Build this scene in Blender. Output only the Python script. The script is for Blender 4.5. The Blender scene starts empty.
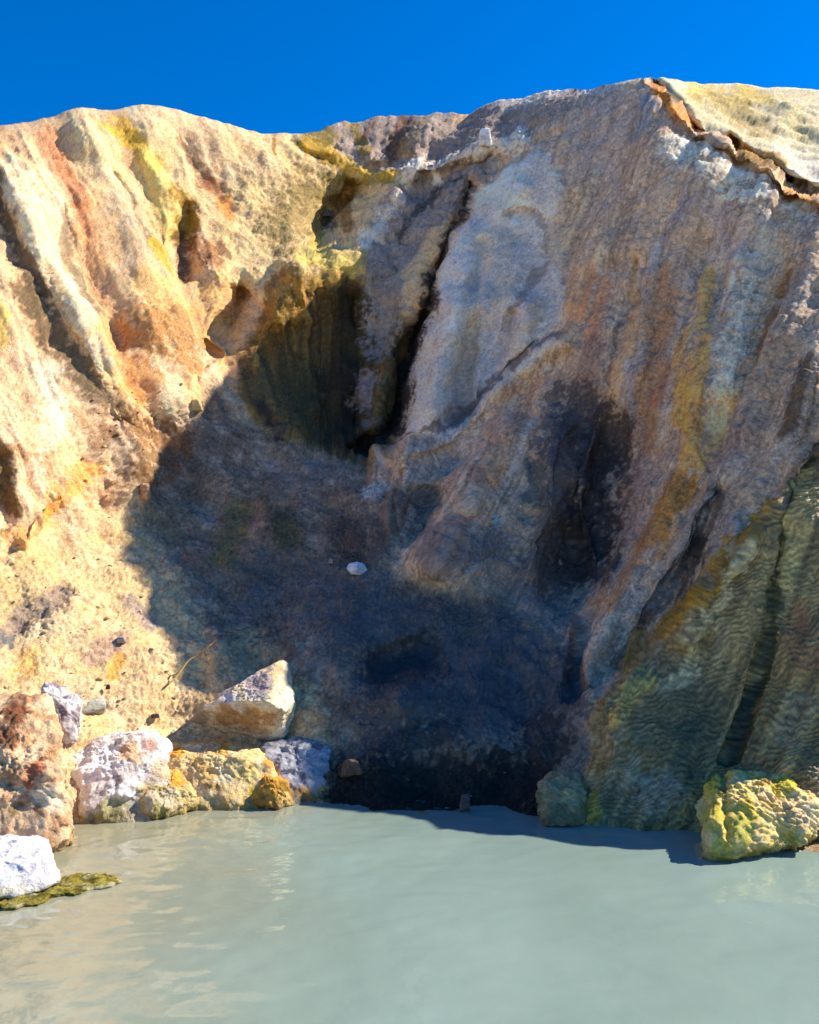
import bpy, bmesh, math, random
import numpy as np
random.seed(7)
RNG = np.random.default_rng(11)
C = bpy.context.scene.collection

# ------------------------------------------------------------------ camera model (metres; water at z = 0)
F, CX, HZ, CAMH = 820.0, 409.5, 560.0, 1.5
def at(px, py, d):
    return np.array([(px-CX)/F*d, d, CAMH-(py-HZ)/F*d])

# ------------------------------------------------------------------ noise
_perm = RNG.permutation(256)
_perm = np.concatenate([_perm, _perm, _perm])
_g = RNG.normal(size=(256, 3)); _g /= np.linalg.norm(_g, axis=1)[:, None]
_g = _g.astype(np.float32)
def pn(x, y, z=None):
    x = np.asarray(x, np.float32); y = np.asarray(y, np.float32)
    z = np.zeros_like(x) if z is None else np.asarray(z, np.float32)
    xi = np.floor(x); yi = np.floor(y); zi = np.floor(z)
    fx, fy, fz = x-xi, y-yi, z-zi
    xi = xi.astype(np.int64) & 255; yi = yi.astype(np.int64) & 255; zi = zi.astype(np.int64) & 255
    u = fx*fx*fx*(fx*(fx*6-15)+10); v = fy*fy*fy*(fy*(fy*6-15)+10); w = fz*fz*fz*(fz*(fz*6-15)+10)
    out = np.zeros_like(fx)
    for a in (0, 1):
        wa = u if a else 1-u
        pa = _perm[(xi+a) & 255]
        for b in (0, 1):
            wb = v if b else 1-v
            pb = _perm[(pa+yi+b) & 255]
            for c in (0, 1):
                wc = w if c else 1-w
                g = _g[_perm[(pb+zi+c) & 255]]
                out += wa*wb*wc*(g[:, 0]*(fx-a)+g[:, 1]*(fy-b)+g[:, 2]*(fz-c))
    return out*1.6
def fbm(P, sc, octs=4, gain=0.5, off=0.0):
    o = 0; a = 1.0; t = 0
    for k in range(octs):
        s = sc*2.03**k
        o = o+a*pn(P[:, 0]*s+off+k*7.1, P[:, 1]*s-off+k*3.7, P[:, 2]*s+k*1.3); t += a; a *= gain
    return o/t*1.5
def ridged(P, sc, octs=3, off=0.0):
    o = 0; a = 1.0; t = 0
    for k in range(octs):
        s = sc*2.1**k
        o = o+a*(1-2*np.abs(pn(P[:, 0]*s+off+k*5.3, P[:, 1]*s+k*2.9-off, P[:, 2]*s+k*9.1))); t += a; a *= .5
    return o/t
def cells(P, sc, off=0.0):
    """distance to nearest jittered point (F1) and F2-F1: clods and crumbs"""
    Q = (P*sc+off).astype(np.float32); I = np.floor(Q).astype(np.int64)
    f1 = np.full(len(Q), 9., np.float32); f2 = f1.copy(); idn = np.zeros(len(Q), np.int64)
    for a in (-1, 0, 1):
        for b in (-1, 0, 1):
            for c in (-1, 0, 1):
                J = I+np.array([a, b, c])
                h = _perm[(_perm[(_perm[J[:, 0] & 255]+J[:, 1]) & 255]+J[:, 2]) & 255]
                p = J+0.5+0.42*_g[h]
                d = np.sqrt(((Q-p)**2).sum(1))
                closer = d < f1
                f2 = np.where(closer, f1, np.minimum(f2, d))
                idn = np.where(closer, h, idn)
                f1 = np.where(closer, d, f1)
    return f1, f2-f1, idn
def sstep(a, b, x):
    t = np.clip((x-a)/(b-a), 0, 1); return t*t*(3-2*t)
def lin(hexs):
    c = np.array([int(hexs[i:i+2], 16)/255 for i in (0, 2, 4)])
    return np.where(c <= .04045, c/12.92, ((c+.055)/1.055)**2.4).astype(np.float32)
def segdist(X, Y, pts):
    d = np.full(X.shape, 1e9, np.float32); side = np.zeros_like(d)
    if len(pts) == 1:
        return np.hypot(X-pts[0][0], Y-pts[0][1]).astype(np.float32), side
    for (ax, ay), (bx, by) in zip(pts[:-1], pts[1:]):
        vx, vy = bx-ax, by-ay; L = vx*vx+vy*vy
        t = np.clip(((X-ax)*vx+(Y-ay)*vy)/L, 0, 1)
        dd = np.hypot(X-ax-t*vx, Y-ay-t*vy)
        s = np.sign(vx*(Y-ay)-vy*(X-ax))
        m = dd < d
        side = np.where(m, s, side); d = np.where(m, dd, d)
    return d, side
def local(X, Y, pts, r):
    xs = [p[0] for p in pts]; ys = [p[1] for p in pts]
    return np.nonzero((X > min(xs)-r) & (X < max(xs)+r) & (Y > min(ys)-r) & (Y < max(ys)+r))[0]
def polymask(X, Y, poly, soft):
    inside = np.zeros(X.shape, bool)
    n = len(poly)
    for i in range(n):
        (ax, ay), (bx, by) = poly[i], poly[(i+1) % n]
        if ay == by: continue
        c = ((ay > Y) != (by > Y)) & (X < (bx-ax)*(Y-ay)/(by-ay)+ax)
        inside ^= c
    d, _ = segdist(X, Y, list(poly)+[poly[0]])
    sd = np.where(inside, d, -d)
    return sstep(-soft, soft, sd)

# ------------------------------------------------------------------ relief of the hill: surveyed points (px, py, distance)
SURVEY = [
 # left bluff
 (0,127,9.0),(80,112,9.7),(150,108,10.3),(215,121,10.8),(250,132,11.1),(300,135,11.6),
 (0,200,8.2),(0,300,7.4),(0,400,6.8),(0,480,6.4),(0,560,6.1),(100,200,9.2),(100,300,8.3),(100,400,7.5),(80,480,7.0),
 (180,200,10.1),(180,270,9.5),(180,350,8.7),(150,450,7.8),(220,200,10.6),(240,270,10.0),(220,380,8.9),(260,180,11.0),(100,540,6.9),
 # back ridge and saddle
 (345,123,12.6),(400,116,12.8),(470,108,12.7),(520,97,12.2),(580,90,11.2),(320,165,11.7),(380,165,11.8),(440,150,11.8),(500,140,11.6),
 # recess and ledge
 (380,430,9.3),(380,300,10.4),(370,220,11.2),(420,190,11.3),(335,215,11.5),(345,262,10.5),(300,260,10.3),(300,330,9.8),(300,400,9.2),(260,430,8.7),(250,360,9.3),(330,400,9.5),
 # slab
 (470,200,11.0),(470,300,9.9),(440,400,9.1),(420,440,8.7),(520,250,10.1),(500,350,9.2),(400,470,8.2),(350,470,8.4),(480,480,7.8),(430,520,7.5),(430,580,7.0),
 # mound
 (645,81,9.6),(675,113,9.2),(700,138,8.9),(735,147,8.45),(765,168,8.05),(819,200,7.45),
 (640,200,8.5),(640,300,7.8),(640,400,7.2),(640,500,6.7),(640,600,6.0),(640,650,5.6),
 (560,200,9.6),(560,300,8.8),(560,400,8.1),(540,500,7.4),(520,580,7.0),(500,620,6.6),
 (720,250,7.7),(720,350,6.95),(720,450,6.4),(720,500,6.0),(720,600,5.35),(720,700,4.9),(720,780,4.6),
 (810,250,6.98),(810,350,6.2),(810,420,5.75),(810,500,5.3),(810,600,4.9),(810,700,4.6),(810,780,4.4),
 (600,700,5.2),(600,760,4.85),(600,830,4.6),(590,650,5.8),
 # slope beyond the fissure
 (700,83,11.0),(740,84,11.0),(819,91,10.5),(740,120,9.8),(790,140,9.3),(819,165,8.6),
 # bank
 (200,500,7.9),(200,560,7.2),(200,640,6.35),(200,700,5.85),(200,740,5.58),(300,500,8.0),(300,580,7.1),(330,640,6.2),(350,700,5.72),(350,750,5.36),
 (400,640,6.2),(450,600,6.7),(450,700,5.6),(450,760,5.1),(450,800,4.8),(450,830,4.65),(550,700,5.5),(550,770,4.95),(550,830,4.65),
 (0,620,5.7),(100,620,6.1),(0,700,5.0),(100,700,5.48),(100,760,5.2),(200,760,5.46),(200,800,5.15),(200,830,4.95),(100,830,4.7),(0,760,4.7),(0,830,4.5),(300,800,5.1),(300,830,4.88),
 (0,900,4.45),(150,900,4.5),(300,900,4.5),(450,900,4.5),(600,900,4.45),(720,900,4.4),(819,900,4.35),
 # outside the frame
 (-300,170,7.8),(-300,400,5.6),(-300,600,5.0),(-300,830,4.3),(-300,900,4.2),
 (1100,140,10.5),(1100,250,9.0),(1100,420,6.4),(1100,600,5.6),(1100,800,5.2),(1100,900,5.0),(960,120,10.6),(870,228,7.2),(870,310,6.46),(960,262,6.85),(960,420,5.6),(960,600,4.95),(960,800,4.7),
]
S = np.array(SURVEY, float)
def tps_fit(S, lam=0.02):
    P = S[:, :2]/400.0; n = len(P)
    r = np.linalg.norm(P[:, None]-P[None], axis=2)
    K = np.where(r > 0, r*r*np.log(r+1e-12), 0)+lam*np.eye(n)*0.05
    A = np.zeros((n+3, n+3)); A[:n, :n] = K
    Q = np.c_[np.ones(n), P]; A[:n, n:] = Q; A[n:, :n] = Q.T
    return P, np.linalg.solve(A, np.r_[S[:, 2], 0, 0, 0])
TP, TW = tps_fit(S)
def base_depth(px, py):
    x = px/400.0; y = py/400.0
    o = TW[-3]+TW[-2]*x+TW[-1]*y
    for (a, b), w in zip(TP, TW):
        r2 = (x-a)**2+(y-b)**2
        o = o+w*0.5*r2*np.log(r2+1e-12)
    return o

CREST = [(-300,172),(-120,150),(0,127),(60,114),(110,109),(150,107),(180,108),(215,120),(250,131),(300,134),(320,131),(345,123),(400,116),(470,108),(520,97),(580,90),(620,82),(645,79),(670,80),(700,83),(740,84),(780,88),(819,91),(960,112),(1100,135)]
cxs = np.r_[np.linspace(-300, -14, 26), np.arange(-10, 830, 1.2), np.linspace(834, 1100, 26)]
NR = 690
tt = np.linspace(0, 1, NR)
crest = np.interp(cxs, [c[0] for c in CREST], [c[1] for c in CREST])
crest = crest+1.3*pn(cxs/27, cxs*0+.5)+0.6*pn(cxs/7, cxs*0+4.5)
PXg = np.repeat(cxs[None], NR, 0); PYg = crest[None]+(905-crest[None])*tt[:, None]
PX = PXg.ravel().astype(np.float64); PY = PYg.ravel().astype(np.float64); CR = np.repeat(crest[None], NR, 0).ravel()
N = len(PX)
D = base_depth(PX, PY)
# crest rolls over to level ground
D = D+0.55*np.exp(-(PY-CR)/9.0)

# warped picture coordinates give ragged, natural edges to every groove and stain
P2 = np.c_[PX, PY, PX*0]
WX = PX+7*fbm(P2, 1/38., 3)+2.5*fbm(P2, 1/9., 2, off=5)
WY = PY+7*fbm(P2, 1/38., 3, off=21)+2.5*fbm(P2, 1/9., 2, off=33)
GX = PX+4*fbm(P2, 1/30., 3, off=50); GY = PY+4*fbm(P2, 1/30., 3, off=61)

# grooves (+) and swells (-): (metres, half width in px, line)
CARVE = [
 (.11,13,[(0,210),(20,258),(52,310),(85,362),(112,420)]),(.06,6,[(62,218),(72,250),(82,282),(100,312),(122,332)]),(-.08,16,[(25,190),(50,250),(75,310),(110,350)]),
 (.05,7,[(112,176),(132,205),(150,246)]),(-.06,16,[(85,200),(100,260),(130,310)]),(-.08,14,[(150,150),(172,210),(172,240)]),
 (.34,7,[(186,212),(184,245),(186,268)]),(-.08,14,[(195,170),(218,225)]),(.05,6,[(180,140),(200,165),(222,195)]),(-.25,20,[(215,262)]),
 (.6,9,[(240,296),(230,322)]),(.18,5,[(218,345),(195,378)]),(-.18,50,[(165,315)]),(-.12,30,[(125,365),(150,395)]),(-.2,30,[(20,430)]),(.1,10,[(0,455),(6,520)]),
 (-.15,9,[(60,500),(25,540)]),(.15,20,[(120,430),(180,440)]),
 # saddle, cave and ledge
 (.12,3,[(292,138),(310,152),(330,164)]),(.8,14,[(326,228),(336,206),(350,192)]),(-.34,20,[(350,258),(318,262),(300,270)]),(.28,40,[(340,335),(315,370)]),(-.28,24,[(325,288),(285,305)]),(.35,18,[(350,420),(320,430)]),
 (-.10,12,[(290,275),(268,322),(256,360)]),(.25,7,[(352,300),(356,350),(352,420)]),
 (-.12,14,[(395,195),(366,232)]),(-.22,9,[(520,138),(460,152),(415,168)]),(.2,8,[(500,158),(440,178),(410,190)]),(.22,6,[(440,150),(400,160),(370,168)]),
 (.15,7,[(405,122),(392,152)]),(.12,7,[(345,130),(335,152)]),(-.1,8,[(430,120),(412,150)]),(.14,7,[(470,115),(430,150)]),
 # slab
 (.3,6,[(472,186),(455,225),(440,268),(430,300)]),(.65,11,[(426,318),(412,352),(402,392),(388,434),(352,452)]),(-.5,32,[(502,258),(490,295)]),(-.5,24,[(452,310),(428,405)]),(-.2,18,[(515,185),(500,205)]),(-.16,13,[(470,225),(462,270)]),(.22,7,[(482,245),(470,300),(468,350),(458,415)]),(-.3,16,[(525,300),(505,345),(480,385)]),(.16,6,[(512,315),(490,372),(480,392)]),
 (.05,4,[(505,213),(530,211),(547,222),(545,246),(530,278),(515,302),(508,335),(498,372)]),(-.1,10,[(530,300),(525,345)]),
 (.13,4,[(562,332),(536,346),(506,370),(476,396),(446,421),(416,437),(392,444)]),(-.26,11,[(566,340),(541,354),(511,379),(481,405),(452,431),(420,447),(392,455)]),(.1,4,[(460,375),(462,398)]),
 # mound
 (.08,4,[(638,265),(618,328),(603,380)]),(.06,4,[(590,270),(560,335)]),(-.16,18,[(600,230),(575,300)]),(-.14,16,[(700,290),(690,440)]),(.1,9,[(668,240),(655,330),(640,420)]),(.1,8,[(790,270),(762,350),(735,430)]),(-.14,18,[(745,270),(725,390)]),
 (.6,36,[(604,440),(596,475),(588,520),(566,562)]),(-.35,26,[(560,440),(548,500),(540,560)]),(-.2,20,[(505,430),(470,500)]),(.25,16,[(432,500),(422,535)]),(.15,10,[(535,470),(530,510)]),(-.3,26,[(440,562)]),(-.15,14,[(640,480),(610,540),(602,590)]),
 (.2,20,[(722,500),(695,560),(668,600),(640,640),(612,668)]),(.25,7,[(585,610),(575,690)]),
 (.045,5,[(819,438),(792,500),(777,560),(766,640),(748,700),(728,758)]),(-.12,14,[(740,540),(690,640)]),(-.1,16,[(630,690),(610,760)]),
 # fissure along the ridge top
 (.9,4.5,[(650,76),(662,93),(677,109),(696,131)]),(.5,4,[(733,141),(762,161),(793,178),(822,195)]),(.22,3,[(696,132),(715,135),(735,141)]),
 # bank
 (-.15,30,[(60,600)]),(.12,14,[(20,625),(60,595)]),(-.14,24,[(220,660)]),(.2,30,[(420,770),(500,780)]),(.14,14,[(395,822),(440,822),(480,818)]),(-.15,16,[(400,700)]),(.2,16,[(385,660),(420,650)]),(-.1,30,[(480,680)]),
]
for amt, w, pts in CARVE:
    r = w*3.2
    ii = local(GX, GY, pts, r)
    d, _ = segdist(GX[ii], GY[ii], pts)
    D[ii] += amt*np.exp(-(d/w)**2)
# steps: surface on one side of a line stands proud, fading with distance (metres, edge px, fade px, line)
STEPS = [
 (-.35,2.5,38,[(402,448),(405,392),(416,350),(430,310),(444,268),(459,225),(478,186)]),
 (-.3,2,20,[(819,206),(793,190),(762,173),(735,152),(697,143),(672,118),(646,84)]),
 (-.25,3,26,[(580,575),(577,520),(580,470),(592,425)]),
 (-.22,3,30,[(600,700),(640,665),(672,634),(706,596),(735,560),(762,516),(790,470),(819,430)]),
]
for amt, e, fade, pts in STEPS:
    ii = local(GX, GY, pts, fade*3.5)
    d, s = segdist(GX[ii], GY[ii], pts)
    on = sstep(-e, e, d*s)
    D[ii] += amt*on*np.exp(-d/fade)

# ------------------------------------------------------------------ regions (masks in survey coordinates)
APRON = [(840,415),(800,455),(768,508),(738,562),(706,598),(664,640),(622,676),(588,706),(582,760),(588,910),(1110,910),(1110,415)]
MOUND = [(646,84),(672,116),(697,141),(735,149),(762,172),(793,188),(822,206),(1110,260),(1110,420),(840,420),(768,508),(706,598),(622,676),(588,706),(560,640),(500,600),(400,570),(360,480),(392,452),(480,404),(566,338),(545,250),(470,190),(520,140),(580,96)]
SLAB = [(478,186),(459,225),(444,268),(430,310),(416,350),(405,392),(392,450),(450,428),(481,402),(511,376),(566,337),(560,300),(556,240),(560,180),(540,150)]
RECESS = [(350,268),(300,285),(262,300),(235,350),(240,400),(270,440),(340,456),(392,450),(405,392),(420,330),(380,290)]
PLATEAU = [(250,132),(300,130),(335,150),(400,172),(355,240),(355,270),(310,275),(262,300),(215,260),(215,215)]
BACK = [(310,120),(345,110),(580,70),(620,86),(520,140),(478,190),(380,290),(356,262),(400,175),(330,150)]
BEYOND = [(648,60),(648,78),(697,136),(735,143),(762,163),(793,180),(822,196),(1110,250),(1110,60)]
BANK = [(-310,560),(60,548),(120,500),(150,470),(215,380),(240,420),(340,458),(380,470),(400,570),(500,600),(560,640),(588,706),(582,760),(588,910),(-310,910)]
HOLLOW = [(135,495),(215,375),(240,420),(340,458),(380,470),(400,570),(500,600),(560,640),(588,706),(582,910),(330,910),(322,690),(215,648),(165,560)]  # outlined along the cast shadow; its darker floor tone paints that shade in
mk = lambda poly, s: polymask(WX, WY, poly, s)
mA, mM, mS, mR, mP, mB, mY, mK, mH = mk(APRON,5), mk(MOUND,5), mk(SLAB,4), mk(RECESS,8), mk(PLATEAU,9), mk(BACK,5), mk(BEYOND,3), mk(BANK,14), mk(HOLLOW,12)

# ------------------------------------------------------------------ relief noise
V = np.c_[(PX-CX)/F*D, D, CAMH-(PY-HZ)/F*D]
smooth = np.clip(mS*.9+mM*.45+mA*.5, 0, 1)
lump = fbm(V, .9, 3)*.10*(1-.4*smooth)+fbm(V, 3.1, 2, off=9)*.035*(1-.5*smooth)
# down-slope runnels: fine across the flow, long along it
kf = sstep(270, 400, PX)
fl = PX+(-.42*(1-kf)+.36*kf)*(PY-100)+kf*.12*np.maximum(PY-450, 0)
fl = fl+(5.5-3.2*kf)*fbm(P2, 1/70., 2, off=77)
along = PY/(105+60*kf)
run3 = pn(fl/2.7, along*3.3+5, V[:, 1]*.2); run4 = pn(fl/46., along*.3+8, V[:, 1]*.1); run1 = pn(fl/13., along, V[:, 1]*.2); run2 = pn(fl/5.5, along*1.7+9, V[:, 1]*.2); run0 = pn(fl/30., along*.6+3, V[:, 1]*.1)
wall = np.clip(1-mK-mA*.6-mP*.7-mY*.8, 0, 1)*(1-.45*mS)*(1-.5*mR)
runs = wall*(run4*.15+run0*.075+run1*.024+run2*.010+run3*.003)
c1, e1, id1 = cells(V+.02*np.c_[run1, run2, run1], 7.5)
c2, e2, id2 = cells(V, 19., 3.3)
rough = np.clip(mK*.26+mP*.33+mB*.4+mR*.15+.08-.07*mS-.07*mA+.05*mY, 0, 1)
TAN = [(165,330),(150,440),(120,470),(240,290),(210,400)]
for tx, ty in TAN:
    rough = np.maximum(rough, np.exp(-((PX-tx)/55)**2-((PY-ty)/45)**2)*.55)
c3, e3, id3 = cells(V, 38., 6.1)
pat = sstep(-.15, .5, fbm(V, 1.6, 3, off=40)+.05)
crumb = rough*(np.clip(.5-c1, 0, .5)*.10*pat+np.clip(.5-c2, 0, .5)*.05*(.4+.6*pat))+(rough+.2)*np.clip(.5-c3, 0, .5)*.022
fine = fbm(V, 9, 4, .6, off=3)*.026*(.38+.9*rough)*(1-.4*mA)+fbm(V, 45, 2, .7, off=13)*.011*(.6+.6*rough)
crack = -.05*(mB+.5*mM*(1-mS)+.5*mR)*sstep(.72, .93, ridged(V, 2.4, 2, off=4))
crack = crack-.008*mK*sstep(.75, .95, ridged(V, 3.4, 2, off=14))
# ripples of tiny rims across the apron flow
rw = 15*fbm(P2, 1/60., 2, off=90)+2.2*fbm(P2, 1/12., 2, off=95)
ph = (PY*.93+.22*(PX-700)+rw)/5.9+.5*pn(PX/7., PY/26.)+.35*pn(PX/17., PY/17.+9)
saw = ph-np.floor(ph)
rip = np.where(saw < .72, saw/.72, (1-saw)/.28)-.5
ripa = mA*(.55+.45*sstep(-.3, .4, fbm(P2, 1/30., 2, off=101)))
q3 = np.c_[(PX+.25*PY)/10.5, (PY*.93+.22*(PX-700)+rw)/6.4, PX*0]
_, eS, idS = cells(q3, 1.0, 2.2)
ripples = ripa*(.35+.65*sstep(-.35, .3, fbm(P2, 1/16., 2, off=131)))*(rip*.012+(np.clip(eS, 0, .4)-.2)*.020+.007*(((idS*29) % 61)/61.-.5))
disp = (lump+runs+crumb+fine+crack+ripples)*(.35+.65*sstep(0, 28, PY-CR))

def grid_normals(V):
    G = V.reshape(NR, len(cxs), 3)
    du = np.gradient(G, axis=1); dv = np.gradient(G, axis=0)
    n = np.cross(du, dv).reshape(-1, 3)
    n /= np.linalg.norm(n, axis=1)[:, None]+1e-12
    n = np.where((n[:, 1] > 0)[:, None] & (np.abs(n[:, 1]) > .2)[:, None], -n, n)
    return n
# broad normals only (fine steps would tear): blur the base relief
G = V.reshape(NR, len(cxs), 3).copy()
for _ in range(12):
    G[1:-1] = (G[:-2]+G[1:-1]*2+G[2:])/4; G[:, 1:-1] = (G[:, :-2]+G[:, 1:-1]*2+G[:, 2:])/4
Nn = grid_normals(G.reshape(-1, 3))
flip = (Nn*(V-np.array([0, 0, CAMH]))).sum(1) > 0
Nn[flip] *= -1
V = V+Nn*disp[:, None]

# ------------------------------------------------------------------ mineral colours, with painted shade in hollow and recesses
Cc = np.tile(lin('E0C09A'), (N, 1)).astype(np.float32)
def blend(m, col):
    global Cc
    Cc = Cc*(1-m[:, None])+lin(col)*m[:, None]
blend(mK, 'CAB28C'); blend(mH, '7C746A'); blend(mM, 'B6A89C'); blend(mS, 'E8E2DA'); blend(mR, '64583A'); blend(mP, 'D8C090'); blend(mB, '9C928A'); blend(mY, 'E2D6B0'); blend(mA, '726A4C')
hueN = fbm(V, 1.7, 4, off=171); sp = fbm(V, 16, 3, .6, off=55); sp2 = fbm(V, 5, 3, .6, off=66); st = .5*run1+.65*run2+.3*run0+.4*run3
def streaks(mask, items):
    for col, op, f, lo in items:
        blend(mask*sstep(lo, lo+.35, f)*op, col)
wallM = mM*(1-mS); wallL = np.clip(1-mK-mM-mS-mA-mY-mB-mR-mP, 0, 1)
streaks(wallM, [('947C68', .5, .7*run0+.6*run1+.3*sp2, .0), ('B8A284', .7, -.7*run0+.5*run2+.3*sp2, .05), ('9A948C', .5, run4+.5*run1, .05), ('C4B4A4', .6, -run1*.6+run2*.7+.3*sp, .12), ('5C4E48', .4, run2*.6+run3*.7-.2*run0, .28)])
streaks(mS, [('DED4C2', .6, run0+.6*sp2, .0), ('B4B4B6', .5, -run4+.5*sp2, .05), ('A8A29C', .4, run2*.6+run3*.5+.3*sp, .25)])
streaks(wallL, [('ECDEC2', .35, run0+.4*run1+.3*sp2, .0), ('E2B88A', .6, -run0+.5*sp2, .05), ('E0C288', .4, run4+.4*sp2, .1), ('8E7E66', .6, run2*.6+run1*.5+.4*sp, .3), ('C08C5C', .5, -run1*.6-run4*.5+.4*sp, .25)])
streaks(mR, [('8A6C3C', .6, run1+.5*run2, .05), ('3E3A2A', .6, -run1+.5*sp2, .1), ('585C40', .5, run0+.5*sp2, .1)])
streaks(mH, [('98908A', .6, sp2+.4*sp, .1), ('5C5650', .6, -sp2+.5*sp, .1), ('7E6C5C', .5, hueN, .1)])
streaks(mK*(1-mH), [('C8B07C', .6, sp2, .05), ('E4D2A8', .6, -sp2+.5*sp, .05), ('A4916C', .5, hueN+.4*sp, .22)])
streaks(mA, [('94906A', .6, run1+.5*run0, .05), ('5C5A3C', .6, -run1+.4*sp2, .05), ('8A8C80', .5, run4+.4*sp2, .1)])
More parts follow.
